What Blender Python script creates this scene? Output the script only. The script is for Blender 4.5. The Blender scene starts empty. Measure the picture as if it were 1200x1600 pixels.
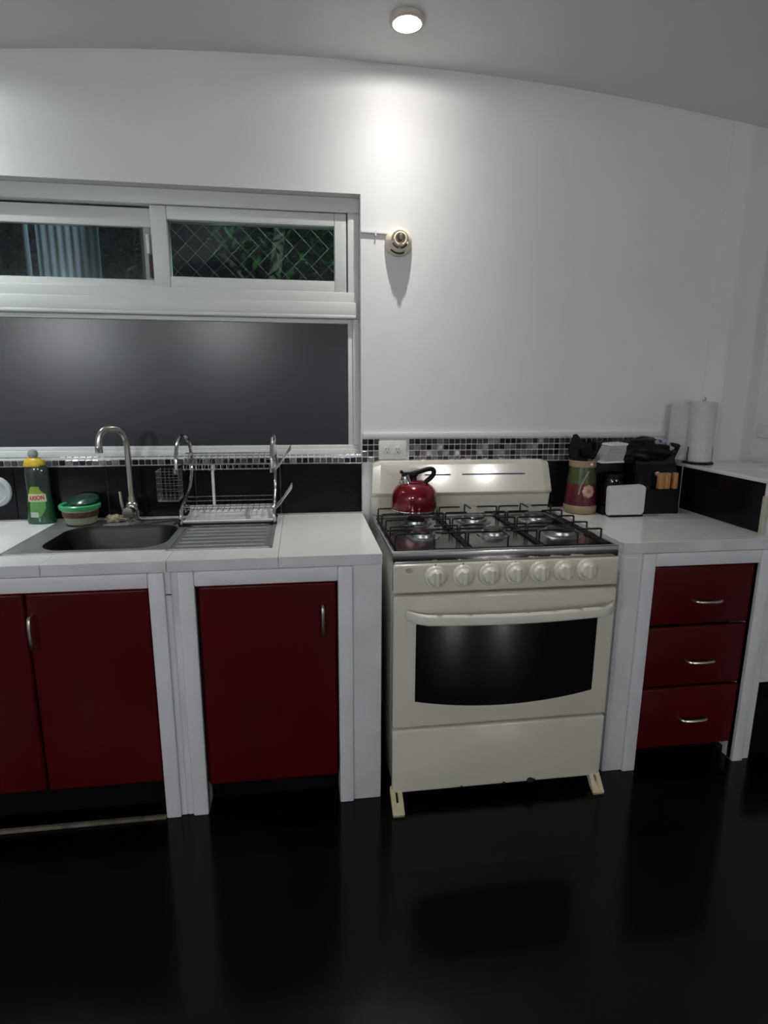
import bpy, bmesh, math, random
from mathutils import Vector, Matrix
random.seed(7)
S = bpy.context.scene
COL = S.collection
PI = math.pi

# ------------------------------------------------------------------ camera
cam = bpy.data.cameras.new('camera'); camo = bpy.data.objects.new('camera', cam); COL.objects.link(camo)
yaw, pitch, roll = .1418, .2094, .0057
f = Vector((math.sin(yaw)*math.cos(pitch), math.cos(yaw)*math.cos(pitch), -math.sin(pitch)))
rt = Vector((math.cos(yaw), -math.sin(yaw), 0)); up = rt.cross(f)
R = rt*math.cos(roll)+up*math.sin(roll); U = -rt*math.sin(roll)+up*math.cos(roll)
m = Matrix((R, U, -f)).transposed().to_4x4(); m.translation = Vector((-.2818, -2.4138, 1.4152))
camo.matrix_world = m
cam.sensor_fit = 'AUTO'; cam.sensor_width = 36.0; cam.lens = 907.9/1600*36; cam.clip_start = .02; cam.clip_end = 100
S.camera = camo

# ------------------------------------------------------------------ world and exposure
W = bpy.data.worlds.new('night_sky'); S.world = W; W.use_nodes = True
W.node_tree.nodes['Background'].inputs[0].default_value = (.012, .02, .03, 1)
W.node_tree.nodes['Background'].inputs[1].default_value = .25
S.view_settings.view_transform = 'Standard'; S.view_settings.look = 'None'
S.view_settings.exposure = 0.0; S.view_settings.gamma = 1.0; S.view_settings.use_curve_mapping = False
LAMP = 132.0          # watts of the downlights along the kitchen wall
FAR = 1500.0         # radiance of the two small globes at the far room end
FILL_GLOBE = 215.0        # radiance of the white globes added behind the camera as fill
GARDEN_FILL = 75.0        # watts of the lamp added outside to light the garden

# ------------------------------------------------------------------ materials
def mat(name, col, rough=.5, metal=0., var=0., vscale=8., bump=0., bscale=60., spec=.5, coat=0., trans=0., emit=None, ior=1.45, aniso=None):
    mt = bpy.data.materials.new(name); mt.use_nodes = True
    nt = mt.node_tree; b = nt.nodes['Principled BSDF']
    b.inputs['Base Color'].default_value = (*col, 1); b.inputs['Roughness'].default_value = rough
    b.inputs['Metallic'].default_value = metal; b.inputs['Specular IOR Level'].default_value = spec
    b.inputs['Coat Weight'].default_value = coat; b.inputs['Transmission Weight'].default_value = trans; b.inputs['IOR'].default_value = ior
    if emit: b.inputs['Emission Color'].default_value = (*emit[0], 1); b.inputs['Emission Strength'].default_value = emit[1]
    if var or bump:
        tc = nt.nodes.new('ShaderNodeTexCoord')
        if var:
            mp = nt.nodes.new('ShaderNodeMapping'); nt.links.new(tc.outputs['Object'], mp.inputs[0])
            if aniso: mp.inputs['Scale'].default_value = aniso
            n = nt.nodes.new('ShaderNodeTexNoise'); n.inputs['Scale'].default_value = vscale; n.inputs['Detail'].default_value = 6
            nt.links.new(mp.outputs[0], n.inputs['Vector'])
            r = nt.nodes.new('ShaderNodeValToRGB'); nt.links.new(n.outputs['Fac'], r.inputs[0])
            r.color_ramp.elements[0].position = .3; r.color_ramp.elements[1].position = .7
            r.color_ramp.elements[0].color = (*[c*(1-var) for c in col], 1)
            r.color_ramp.elements[1].color = (*[min(1, c*(1+var*.5)) for c in col], 1)
            nt.links.new(r.outputs[0], b.inputs['Base Color'])
        if bump:
            n2 = nt.nodes.new('ShaderNodeTexNoise'); n2.inputs['Scale'].default_value = bscale; n2.inputs['Detail'].default_value = 4
            nt.links.new(tc.outputs['Object'], n2.inputs['Vector'])
            bn = nt.nodes.new('ShaderNodeBump'); bn.inputs['Strength'].default_value = bump; bn.inputs['Distance'].default_value = .004
            nt.links.new(n2.outputs['Fac'], bn.inputs['Height']); nt.links.new(bn.outputs[0], b.inputs['Normal'])
    return mt

def glass_mat(name, tint, refl=.06):
    mt = bpy.data.materials.new(name); mt.use_nodes = True; nt = mt.node_tree; nt.nodes.clear()
    o = nt.nodes.new('ShaderNodeOutputMaterial'); t = nt.nodes.new('ShaderNodeBsdfTransparent'); g = nt.nodes.new('ShaderNodeBsdfGlossy')
    t.inputs[0].default_value = (*tint, 1); g.inputs['Roughness'].default_value = .02
    fr = nt.nodes.new('ShaderNodeFresnel'); fr.inputs[0].default_value = 1.45
    mx = nt.nodes.new('ShaderNodeMixShader'); nt.links.new(fr.outputs[0], mx.inputs[0]); nt.links.new(t.outputs[0], mx.inputs[1]); nt.links.new(g.outputs[0], mx.inputs[2])
    nt.links.new(mx.outputs[0], o.inputs[0]); return mt

M = {}
M['wall'] = mat('white_wall_paint', (.70, .70, .70), .55, var=.05, vscale=2.5, bump=.25, bscale=18)
M['ceiling'] = mat('ceiling_paint', (.80, .80, .79), .6, var=.03, vscale=2, bump=.15, bscale=14)
M['room'] = mat('room_paint', (.58, .58, .58), .7, var=.05, vscale=2)
M['floor'] = mat('black_polished_floor', (.0025, .0023, .0028), .20, var=.6, vscale=2.2, bump=.05, bscale=5, spec=.24, coat=.05)
M['mason'] = mat('white_masonry_paint', (.62, .62, .645), .45, var=.10, vscale=6, bump=.25, bscale=30)
M['trimwhite'] = mat('white_trim_paint', (.66, .66, .69), .4, var=.05, vscale=9, bump=.12, bscale=40)
M['tilewhite'] = mat('white_glazed_tile', (.74, .73, .72), .18, var=.03, vscale=5)
M['grout'] = mat('pale_grout', (.74, .73, .72), .8, var=.1, vscale=40)
M['tileblack'] = mat('black_glazed_tile', (.0055, .005, .0065), .22, var=.3, vscale=3, spec=.22)
M['pvc'] = mat('white_window_plastic', (.62, .64, .62), .35, var=.03, vscale=6)
M['pvcgrey'] = mat('grey_window_aluminium', (.30, .31, .31), .4, var=.05, vscale=10)
M['frost'] = mat('frosted_glass', (.018, .021, .028), .27, var=.05, vscale=3, bump=.04, bscale=160, spec=.72)
M['glass'] = glass_mat('clear_window_glass', (.86, .92, .9))
M['red'] = mat('dark_red_lacquer', (.062, .0026, .005), .3, var=.22, vscale=3, spec=.16)
M['black'] = mat('black_plastic', (.006, .006, .0065), .42, var=.2, vscale=20, spec=.18)
M['dark'] = mat('recess_shade', (.004, .0035, .0035), .9, var=.3, vscale=10, spec=.05)  # near-black stand-in for shade inside cabinets and at the bar foot
M['steel'] = mat('brushed_stainless_steel', (.36, .36, .35), .3, 1., var=.16, vscale=30, aniso=(1, 14, 1))
M['sink'] = mat('shaded_bowl_steel', (.050, .047, .046), .42, 1., var=.14, vscale=18)  # darker copy of the sink steel, the bowl's dark reflections put into colour
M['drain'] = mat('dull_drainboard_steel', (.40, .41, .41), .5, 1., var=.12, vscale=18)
M['chrome'] = mat('chrome', (.62, .62, .63), .12, 1., var=.05, vscale=9)
M['nickel'] = mat('brushed_nickel', (.50, .48, .44), .26, 1., var=.1, vscale=40, aniso=(1, 1, .1))
M['handle'] = mat('satin_nickel_handle', (.55, .52, .48), .3, 1., var=.1, vscale=30)
M['cream'] = mat('cream_enamel', (.63, .60, .52), .2, var=.05, vscale=5, spec=.3, coat=1., bump=.03, bscale=14)
M['cream'].node_tree.nodes['Principled BSDF'].inputs['Coat Roughness'].default_value = .11
M['cream2'] = mat('cream_plastic', (.68, .65, .58), .3, var=.04, vscale=8)
M['foot'] = mat('yellowed_plastic', (.66, .60, .40), .45, var=.15, vscale=20)
M['ovenglass'] = mat('black_oven_glass', (.004, .004, .005), .05, var=.3, vscale=2, spec=.5)
M['hob'] = mat('dark_hob_steel', (.26, .26, .27), .2, 1., var=.3, vscale=9)
M['burner'] = mat('burner_aluminium', (.42, .42, .42), .3, 1., var=.2, vscale=20)
M['cap'] = mat('black_burner_enamel', (.015, .014, .014), .3, var=.3, vscale=20)
M['wire'] = mat('black_enamelled_wire', (.007, .007, .007), .35, var=.2, vscale=30)
M['stripe'] = mat('navy_print', (.05, .06, .14), .4, var=.1, vscale=9)
M['rust'] = mat('rust_chip', (.02, .012, .009), .8, var=.5, vscale=90)
M['kettle'] = mat('metallic_red_enamel', (.15, .003, .008), .16, .35, var=.1, vscale=6, coat=.6)
M['socket'] = mat('cream_porcelain', (.66, .60, .47), .35, var=.06, vscale=12)
M['slot'] = mat('dark_slot', (.03, .025, .02), .6, var=.2, vscale=20)
M['socketplate'] = mat('white_outlet_plastic', (.68, .67, .64), .35, var=.03, vscale=10)
M['bulb'] = mat('lit_lamp', (.9, .9, .9), .5, emit=((1., .97, .93), 40.), var=.0)
M['globe_far'] = mat('lit_small_globe', (.9, .9, .9), .4, emit=((1., .98, .95), FAR))
M['globe'] = mat('lit_fill_globe', (.9, .9, .9), .4, emit=((.93, .97, 1.), FILL_GLOBE))
M['ring'] = mat('downlight_ring', (.62, .55, .50), .45, var=.1, vscale=20)
M['bottle'] = mat('green_dish_soap', (.006, .065, .022), .12, var=.2, vscale=8, spec=.6, coat=.4)
M['bottletop'] = mat('empty_bottle_shoulder', (.035, .05, .04), .1, var=.2, vscale=8, coat=.4)
M['yellow'] = mat('yellow_cap', (.62, .42, .03), .35, var=.1, vscale=20)
M['greycap'] = mat('translucent_grey_cap', (.30, .32, .32), .25, var=.1, vscale=20)
M['lime'] = mat('lime_label_print', (.22, .36, .03), .45, var=.25, vscale=30)
M['label'] = mat('pale_label_print', (.55, .55, .38), .45, var=.1, vscale=30)
M['labelgreen'] = mat('green_label_print', (.10, .32, .06), .45, var=.3, vscale=25)
M['labelwhite'] = mat('white_label_print', (.42, .50, .42), .45, var=.1, vscale=30)
M['letter'] = mat('red_lettering', (.42, .02, .015), .45, var=.1, vscale=30)
M['tub'] = mat('cloudy_plastic_tub', (.30, .32, .24), .3, var=.15, vscale=14)
M['rim'] = mat('green_plastic_rim', (.05, .38, .16), .3, var=.1, vscale=14)
M['content'] = mat('brown_leftovers', (.10, .055, .035), .6, var=.5, vscale=40)
M['lid'] = mat('dark_green_lid', (.02, .06, .045), .2, var=.3, vscale=14, coat=.3)
M['sponge'] = mat('beige_scrubber', (.33, .29, .19), .85, var=.45, vscale=50, bump=.8, bscale=120)
M['tray'] = mat('pale_drip_tray', (.80, .80, .82), .3, var=.1, vscale=12)
M['plate'] = mat('pale_grey_disc', (.42, .46, .48), .35, var=.12, vscale=12)
M['jar'] = mat('maroon_jar_paint', (.10, .012, .02), .35, var=.4, vscale=14)
M['jargreen'] = mat('olive_jar_paint', (.055, .075, .022), .35, var=.4, vscale=16)
M['tan'] = mat('tan_clay', (.30, .22, .13), .6, var=.2, vscale=20)
M['pink'] = mat('pink_petal_paint', (.55, .30, .24), .5, var=.25, vscale=40)
M['bead'] = mat('ivory_bead', (.75, .72, .62), .2, var=.05, vscale=40)
M['paperwhite'] = mat('white_paper', (.60, .60, .61), .8, var=.05, vscale=16, bump=.3, bscale=50)
M['towel'] = mat('paper_towel', (.52, .52, .50), .9, var=.06, vscale=22, bump=.5, bscale=90)
M['wood'] = mat('honey_wood', (.42, .22, .075), .5, var=.3, vscale=22, aniso=(6, 6, 1))
M['bag'] = mat('black_plastic_bag', (.005, .005, .006), .33, spec=.22, var=.3, vscale=10, bump=.9, bscale=40)
M['film'] = mat('pale_plastic_film', (.30, .32, .38), .12, var=.3, vscale=30)
M['greyplastic'] = mat('grey_plastic', (.36, .37, .37), .3, var=.25, vscale=18, aniso=(1, 1, 5))
M['threshold'] = mat('worn_beige_edge', (.16, .13, .10), .7, var=.6, vscale=14)
M['dirt'] = mat('dark_dirt', (.05, .045, .04), .8, var=.3, vscale=30)
M['bark'] = mat('tree_bark', (.09, .09, .075), .9, var=.4, vscale=20, bump=.8, bscale=30)
M['leaf'] = mat('green_leaf', (.020, .085, .024), .6, spec=.08, var=.5, vscale=6)
M['leaf2'] = mat('bright_leaf', (.04, .19, .075), .6, spec=.12, var=.4, vscale=6)
M['galv'] = mat('galvanised_wire', (.12, .15, .13), .6, .3, var=.1, vscale=20)
M['soil'] = mat('garden_soil', (.03, .028, .02), .95, var=.4, vscale=6)
M['sheet'] = mat('blue_grey_sheet', (.23, .29, .37), .55, var=.3, vscale=5, aniso=(7, 7, .5))
MOS = [mat('mosaic_ink', (.012, .009, .016), .1, .3, var=.3, vscale=30, spec=.7), mat('mosaic_plum', (.045, .035, .052), .12, .4, var=.3, vscale=30, spec=.7),
       mat('mosaic_slate', (.12, .115, .125), .14, .5, var=.3, vscale=30, spec=.7), mat('mosaic_silver', (.36, .35, .355), .16, .7, var=.3, vscale=30, spec=.7),
       mat('mosaic_mauve', (.19, .165, .185), .14, .5, var=.3, vscale=30, spec=.7)]

# ------------------------------------------------------------------ mesh helpers
def BM(): return bmesh.new()
def box(bm, x0, x1, y0, y1, z0, z1, bev=0., seg=2):
    vs = [bm.verts.new((x, y, z)) for x in (x0, x1) for y in (y0, y1) for z in (z0, z1)]
    fs = [(0, 1, 3, 2), (4, 6, 7, 5), (0, 4, 5, 1), (2, 3, 7, 6), (0, 2, 6, 4), (1, 5, 7, 3)]
    F = [bm.faces.new([vs[i] for i in q]) for q in fs]
    if bev:
        es = {e for q in F for e in q.edges}
        bmesh.ops.bevel(bm, geom=list(es), offset=bev, segments=seg, affect='EDGES', profile=.5)
    return bm
def frame_of(d):
    d = d.normalized(); a = Vector((0, 0, 1)) if abs(d.z) < .9 else Vector((1, 0, 0))
    u = d.cross(a).normalized(); return u, d.cross(u).normalized()
def tube(bm, pts, r, seg=8, closed=False, caps=True, flat=None):
    pts = [Vector(p) for p in pts]; n = len(pts); rings = []
    u = None
    for i, p in enumerate(pts):
        if closed: d = pts[(i+1) % n]-pts[i-1]
        else: d = pts[min(i+1, n-1)]-pts[max(i-1, 0)]
        d.normalize()
        if u is None: u, v = frame_of(d)
        else:
            u = (u-d*u.dot(d))
            if u.length < 1e-6: u, v = frame_of(d)
            u.normalize(); v = d.cross(u)
        rr = r[i] if isinstance(r, (list, tuple)) else r
        rings.append([bm.verts.new(p+u*rr*math.cos(2*PI*k/seg)+v*rr*math.sin(2*PI*k/seg)) for k in range(seg)])
    for i in range(n if closed else n-1):
        a, b = rings[i], rings[(i+1) % n]
        for k in range(seg): bm.faces.new((a[k], a[(k+1) % seg], b[(k+1) % seg], b[k]))
    if caps and not closed:
        bm.faces.new(rings[0][::-1]); bm.faces.new(rings[-1])
    return bm
def smooth_path(pts, k=6, closed=False):
    P = [Vector(p) for p in pts]; out = []; n = len(P)
    rng = range(n) if closed else range(n-1)
    for i in rng:
        if closed: a, b, c, d = P[i-1], P[i], P[(i+1) % n], P[(i+2) % n]
        else: a, b, c, d = P[max(i-1, 0)], P[i], P[i+1], P[min(i+2, n-1)]
        for j in range(k):
            t = j/k
            out.append(.5*((2*b)+(c-a)*t+(2*a-5*b+4*c-d)*t*t+(3*b-a-3*c+d)*t**3))
    if not closed: out.append(P[-1])
    return out
def lathe(bm, prof, c, seg=28, sx=1., sy=1., axis='z'):
    c = Vector(c); rings = []
    for r, z in prof:
        ring = []
        for k in range(seg):
            a = 2*PI*k/seg; x, y = r*sx*math.cos(a), r*sy*math.sin(a)
            p = Vector((x, y, z)) if axis == 'z' else (Vector((x, -z, y)) if axis == 'y' else Vector((z, x, y)))
            ring.append(bm.verts.new(c+p))
        rings.append(ring)
    for a, b in zip(rings, rings[1:]):
        for k in range(seg): bm.faces.new((a[k], a[(k+1) % seg], b[(k+1) % seg], b[k]))
    if prof[0][0] > 1e-6: bm.faces.new(rings[0][::-1])
    if prof[-1][0] > 1e-6: bm.faces.new(rings[-1])
    return bm
def prism(bm, poly, d0, d1, axis='y', bev=0.):
    """extrude a 2-D outline: axis y -> outline in x,z ; axis x -> outline in y,z ; axis z -> outline in x,y"""
    def P(a, b, d): return (a, d, b) if axis == 'y' else ((d, a, b) if axis == 'x' else (a, b, d))
    A = [bm.verts.new(P(a, b, d0)) for a, b in poly]; B = [bm.verts.new(P(a, b, d1)) for a, b in poly]
    F = [bm.faces.new(A), bm.faces.new(B[::-1])]
    n = len(poly)
    for i in range(n): F.append(bm.faces.new((A[i], B[i], B[(i+1) % n], A[(i+1) % n])))
    if bev:
        es = list(F[0].edges)+list(F[1].edges)
        bmesh.ops.bevel(bm, geom=es, offset=bev, segments=2, affect='EDGES')
    return bm
def rrect(x0, x1, y0, y1, r, k=5):
    out = []
    for cx, cy, a0 in ((x1-r, y1-r, 0), (x0+r, y1-r, 90), (x0+r, y0+r, 180), (x1-r, y0+r, 270)):
        for j in range(k+1):
            a = math.radians(a0+90*j/k); out.append((cx+r*math.cos(a), cy+r*math.sin(a)))
    return out
def mesh_of(name, bm, angle=35):
    bmesh.ops.remove_doubles(bm, verts=bm.verts, dist=1e-6)
    bmesh.ops.recalc_face_normals(bm, faces=bm.faces)
    lim = math.radians(angle)
    for fc in bm.faces: fc.smooth = True
    for e in bm.edges:
        e.smooth = len(e.link_faces) == 2 and e.calc_face_angle(0) < lim
    me = bpy.data.meshes.new(name); bm.to_mesh(me); bm.free(); return me
def wpos(o):
    v = Vector((0, 0, 0))
    while o: v += o.location; o = o.parent
    return v
def obj(name, bm, mt, parent=None, label=None, angle=35, kind=None, origin=None):
    off = wpos(parent) if parent else Vector((0, 0, 0))
    if origin is not None: off = Vector(origin)
    bm.transform(Matrix.Translation(-off))
    me = mesh_of(name, bm, angle); me.materials.append(mt)
    o = bpy.data.objects.new(name, me); COL.objects.link(o)
    if parent:
        o.parent = parent
        if origin is not None: o.location = off-wpos(parent)
    elif origin is not None: o.location = off
    if label: o['label'] = label
    if kind: o['kind'] = kind
    return o
def inst(src, name, loc, parent=None, rot=None, mt=None):
    o = src.copy(); o.name = name; COL.objects.link(o); o.parent = parent
    o.location = Vector(loc)-(wpos(parent) if parent else Vector((0, 0, 0)))
    if rot: o.rotation_euler = rot
    return o
def thing(name, loc, label, cat, group=None):
    o = bpy.data.objects.new(name, None); COL.objects.link(o); o.location = loc; o.empty_display_size = .05
    o['label'] = label; o['category'] = cat
    if group: o['group'] = group
    return o
def tag(o, label, cat, group=None):
    o['label'] = label; o['category'] = cat
    if group: o['group'] = group
    return o
def struct(name, bm, mt, parent=None, angle=35):
    return obj(name, bm, mt, parent, kind='structure', angle=angle)

# ================================================================== setting
H = .8976                         # worktop height
def zc(x):                        # the gently vaulted ceiling
    d = abs(x+.1); return 2.588-(.04*d*d if d < 1.8 else .1296+.144*(1-math.exp(-(d-1.8)))*.6)
# floor
fl = struct('floor', box(BM(), -4, 5.2, -9.6, .0, -.08, 0), M['floor'])
# ceiling (arched across x)
bm = BM(); N = 72; xs = [-4+9.2*i/N for i in range(N+1)]
A = [[bm.verts.new((x, y, zc(x)+t)) for x in xs] for y, t in ((.15, 0), (-9.6, 0), (-9.6, .08), (.15, .08))]
for a, b in ((0, 1), (1, 2), (2, 3), (3, 0)):
    for i in range(N): bm.faces.new((A[a][i], A[a][i+1], A[b][i+1], A[b][i]))
bm.faces.new([A[k][0] for k in range(4)]); bm.faces.new([A[k][N] for k in (3, 2, 1, 0)])
struct('ceiling', bm, M['ceiling'])
# back wall with the window opening, top edge following the ceiling
WX0, WX1, WZ0, WZ1 = -1.56, -.035, 1.142, 2.1416
bm = BM()
def wallpiece(x0, x1, z0, z1):
    n = max(1, int((x1-x0)/.15)) if z1 is None else 1
    for i in range(n):
        a, b = x0+(x1-x0)*i/n, x0+(x1-x0)*(i+1)/n
        za, zb = (zc(a)+.02, zc(b)+.02) if z1 is None else (z1, z1)
        vs = [bm.verts.new(p) for p in ((a, 0, z0), (b, 0, z0), (b, 0, zb), (a, 0, za), (a, .14, z0), (b, .14, z0), (b, .14, zb), (a, .14, za))]
        for q in ((0, 1, 2, 3), (5, 4, 7, 6), (0, 4, 5, 1), (3, 2, 6, 7), (0, 3, 7, 4), (1, 5, 6, 2)): bm.faces.new([vs[k] for k in q])
wallpiece(-4, WX0, 0, None); wallpiece(WX1, 5.2, 0, None)
wallpiece(WX0, WX1, 0, WZ0); wallpiece(WX0, WX1, WZ1, None)
wall = struct('wall_back', bm, M['wall'])
# far shells of the room
struct('wall_left', box(BM(), -4.1, -4, -9.6, .14, 0, 2.6), M['room'])
struct('wall_right', box(BM(), 5.2, 5.3, -9.6, .14, 0, 2.6), M['room'])
struct('wall_front', box(BM(), -4.1, 5.3, -9.7, -9.6, 0, 2.6), M['room'])
ws = struct('wall_side', box(BM(), 1.765, 1.90, -1.0, 0, 0, zc(1.9)+.05), M['wall'])
struct('trim_1', box(BM(), 1.49, 1.765, -.002, 0, 1.10, zc(1.5)+.02), M['wall'])

# ---- backsplash: bed of grout, black tiles, mosaic, white cap, all parts of the wall
bm = BM(); box(bm, -1.75, -.03, -.004, .0005, H, 1.1405); box(bm, .775, 1.383, -.004, .0005, H, 1.112); box(bm, -.03, 1.30, -.004, .0005, 1.1125, 1.213)
obj('grout_bed', bm, M['grout'], wall, label='pale grout between the splashback tiles')
src = None
for x0, x1 in [(-.034-.338*(i+1)+.0025, -.034-.338*i) for i in range(5)]+[(.778, 1.08), (1.083, 1.381)]:
    b = box(BM(), x0, x1, -.012, -.0035, H+.006, 1.1105, .0012, 1)
    o = obj('splashback_tile', b, M['tileblack'], wall)
P_ = .0247; T_ = .0206
mos_src = []
for mt in MOS:
    for v in range(2):
        b = box(BM(), -T_/2, T_/2, -.0045, .002, -T_/2, T_/2, .0014, 1)
        o = obj('mosaic_tile', b, mt, wall); mos_src.append(o); o['_u'] = 0
used = set()
def mosaic(x, z):
    w = random.choices(range(5), (.27, .23, .22, .14, .14))[0]
    k = w*2+random.randint(0, 1); rot = (random.gauss(0, .03), 0, random.gauss(0, .03))
    s = mos_src[k]
    if k not in used:
        used.add(k); s.location = (x, -.006, z); s.rotation_euler = rot
    else: inst(s, 'mosaic_tile', (x, -.006, z), wall, rot)
for r in range(4):
    z = 1.1140+T_/2+r*P_
    for i in range(53):
        x = -.020+i*P_
        if .030 < x < .160 and r < 4 and .035 < x < .155: continue
        mosaic(x, z)
for i in range(60): mosaic(-.020-P_*(i+1), 1.1140+T_/2)
for o in mos_src:
    if '_u' in o: del o['_u']
obj('tile_cap', box(BM(), -.03, 1.32, -.016, .0, 1.2125, 1.236, .003, 2), M['trimwhite'], wall, label='white plaster cap above the mosaic strip')
bm = BM()
for i in range(61):
    x = -.045-P_*i; box(bm, x-T_/2, x+T_/2, .004, .024, 1.1402, 1.1455, .001, 1)
so = obj('sill_mosaic', bm, MOS[3], wall, kind='stuff', label='row of small grey mosaic tiles on the window sill')

# ------------------------------------------------------------------ window
wt = bpy.data.objects.new('window_1', None); COL.objects.link(wt); wt.location = (-.8, .06, WZ0); wt['kind'] = 'structure'
def bars(name, lst, mt, bev=.004, label=None):
    bm = BM()
    for q in lst: box(bm, *q, bev, 2)
    return obj(name, bm, mt, wt, label=label)
FY0, FY1 = .05, .115
bars('outer_frame', [(WX0, WX1, FY0, FY1, 2.086, WZ1), (-.0815, WX1, FY0, FY1, 1.69, 2.0865), (-.062, WX1, FY0, FY1, 1.180, 1.69), (WX0, WX0+.05, FY0, FY1, 1.180, 2.0865),
                     (WX0, WX1, FY0-.004, FY1, WZ0, 1.165), (WX0, WX1, FY0+.006, FY1, 1.160, 1.180)], M['pvc'])
bars('transom_rail', [(WX0+.01, -.045, FY0-.012, FY1, 1.700, 1.752), (WX0+.01, -.045, FY0-.002, FY1, 1.748, 1.792), (WX0+.01, -.050, FY0-.016, FY1, 1.690, 1.703)], M['pvc'])
bars('lower_rail', [(WX0+.01, -.062, FY0+.014, FY1, 1.672, 1.692), (-.082, -.06, FY0+.012, FY1, 1.165, 1.690)], M['pvcgrey'].copy() if False else M['pvc'])
bars('fixed_sash', [(-.766, -.133, FY0+.004, FY1, 2.036, 2.084), (-.826, -.766, FY0+.004, FY1, 1.788, 2.084), (-.133, -.086, FY0+.004, FY1, 1.788, 2.084), (-.766, -.133, FY0+.004, FY1, 1.788, 1.834)], M['pvc'])
bars('edge_bead', [(-.0855, -.0825, FY0+.006, FY0+.02, 1.80, 2.083)], M['slot'], .0005)
bars('sliding_sash', [(WX0+.03, -.825, .085, .115, 2.012, 2.080), (WX0+.03, -.825, .075, .115, 1.785, 1.822), (WX0+.03, WX0+.07, .085, .115, 1.80, 2.03)], M['pvc'])
bars('sash_stile', [(-.862, -.832, .088, .115, 1.815, 2.015)], M['pvcgrey'], .003)
bars('latch', [(-.850, -.838, .070, .09, 1.915, 1.985)], M['pvc'], .003, 'white sliding sash latch')
bars('latch_plate', [(-.845, -.8265, .074, .09, 1.83, 1.912)], M['slot'], .004, 'dark latch plate')
obj('clear_pane', box(BM(), WX0+.06, -.85, .098, .102, 1.81, 2.02), M['glass'], wt)
obj('clear_pane', box(BM(), -.775, -.125, .078, .082, 1.82, 2.045), M['glass'], wt)
obj('frosted_pane', box(BM(), WX0+.04, -.075, .076, .084, 1.172, 1.682), M['frost'], wt, label='dark frosted glass of the lower window')

# ================================================================== masonry base cabinets and worktops
def door(parent, x0, x1, z0, z1, yf, name='door'):
    b = box(BM(), x0, x1, yf, yf+.022, z0, z1, .011, 4)
    return obj(name, b, M['red'], parent)
def bar_handle(parent, c, L, vert=True):
    x, y, z = c; pts = []
    for t in (-1, -.97, -.8, -.4, 0, .4, .8, .97, 1):
        d = {1: 0., .97: .012, .8: .020, .4: .024, 0: .025}[abs(t)]
        pts.append((x, y-d, z+t*L/2) if vert else (x+t*L/2, y-d, z))
    b = tube(BM(), smooth_path(pts, 3), [.0058]*25, 8)
    return obj('handle', b, M['handle'], parent, label='curved satin nickel handle')
DL = .638
# left cabinet (double door, runs out of the photo)
cb = thing('base_cabinet', (-1.10, -.3, 0), 'white masonry base cabinet with two dark red doors under the sink', 'cabinet')
bm = BM(); zt = .860; yf = -DL+.010
box(bm, -.7575, -.69, yf, -.02, 0, zt, .003, 1); box(bm, -1.56, -1.49, yf, -.02, 0, zt, .003, 1); box(bm, -1.49, -.7575, yf, -.565, .815, zt)
obj('carcass', bm, M['mason'], cb)
obj('interior_shade', box(BM(), -1.49, -.7575, -.55, -.53, .0, .815), M['dark'], cb)  # near-black sheet standing in for shade inside the cabinet
bm = BM(); box(bm, -.7575, -.7095, -DL, -.60, 0, .8598, .005, 2); box(bm, -1.54, -1.49, -DL, -.60, 0, .8598, .005, 2); box(bm, -1.49, -.7575, -DL, -.60, .811, .8598, .005, 2)
obj('face_frame', bm, M['trimwhite'], cb)
d1 = door(cb, -1.122, -.7605, .125, .805, -.618); d2 = door(cb, -1.488, -1.126, .125, .805, -.618)
bar_handle(d1, (-1.107, -.618, .682), .105)
obj('threshold', box(BM(), -1.50, -.7575, -DL-.004, -DL+.012, 0, .012, .003, 2), M['threshold'], cb, label='worn beige edge along the floor')
# middle cabinet
cb2 = thing('base_cabinet', (-.39, -.3, 0), 'white masonry base cabinet with a single dark red door beside the stove', 'cabinet')
bm = BM()
box(bm, -.69, -.6205, yf, -.02, 0, zt, .003, 1); box(bm, -.176, -.0324, yf, -.02, 0, zt, .004, 2); box(bm, -.6205, -.176, yf, -.565, .815, zt)
obj('carcass', bm, M['mason'], cb2)
obj('interior_shade', box(BM(), -.6205, -.176, -.55, -.53, .0, .815), M['dark'], cb2)  # near-black sheet as the shade behind the single door
bm = BM(); box(bm, -.6705, -.6205, -DL, -.60, 0, .8598, .005, 2); box(bm, -.176, -.1285, -DL, -.60, 0, .8598, .005, 2); box(bm, -.6205, -.176, -DL, -.60, .811, .8598, .005, 2)
obj('face_frame', bm, M['trimwhite'], cb2)
d3 = door(cb2, -.6175, -.179, .095, .805, -.618)
bar_handle(d3, (-.225, -.618, .680), .098)
obj('paint_crack', box(BM(), -.709, -.691, yf-.0012, yf+.001, .784, .7880), M['dirt'], cb)

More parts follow.
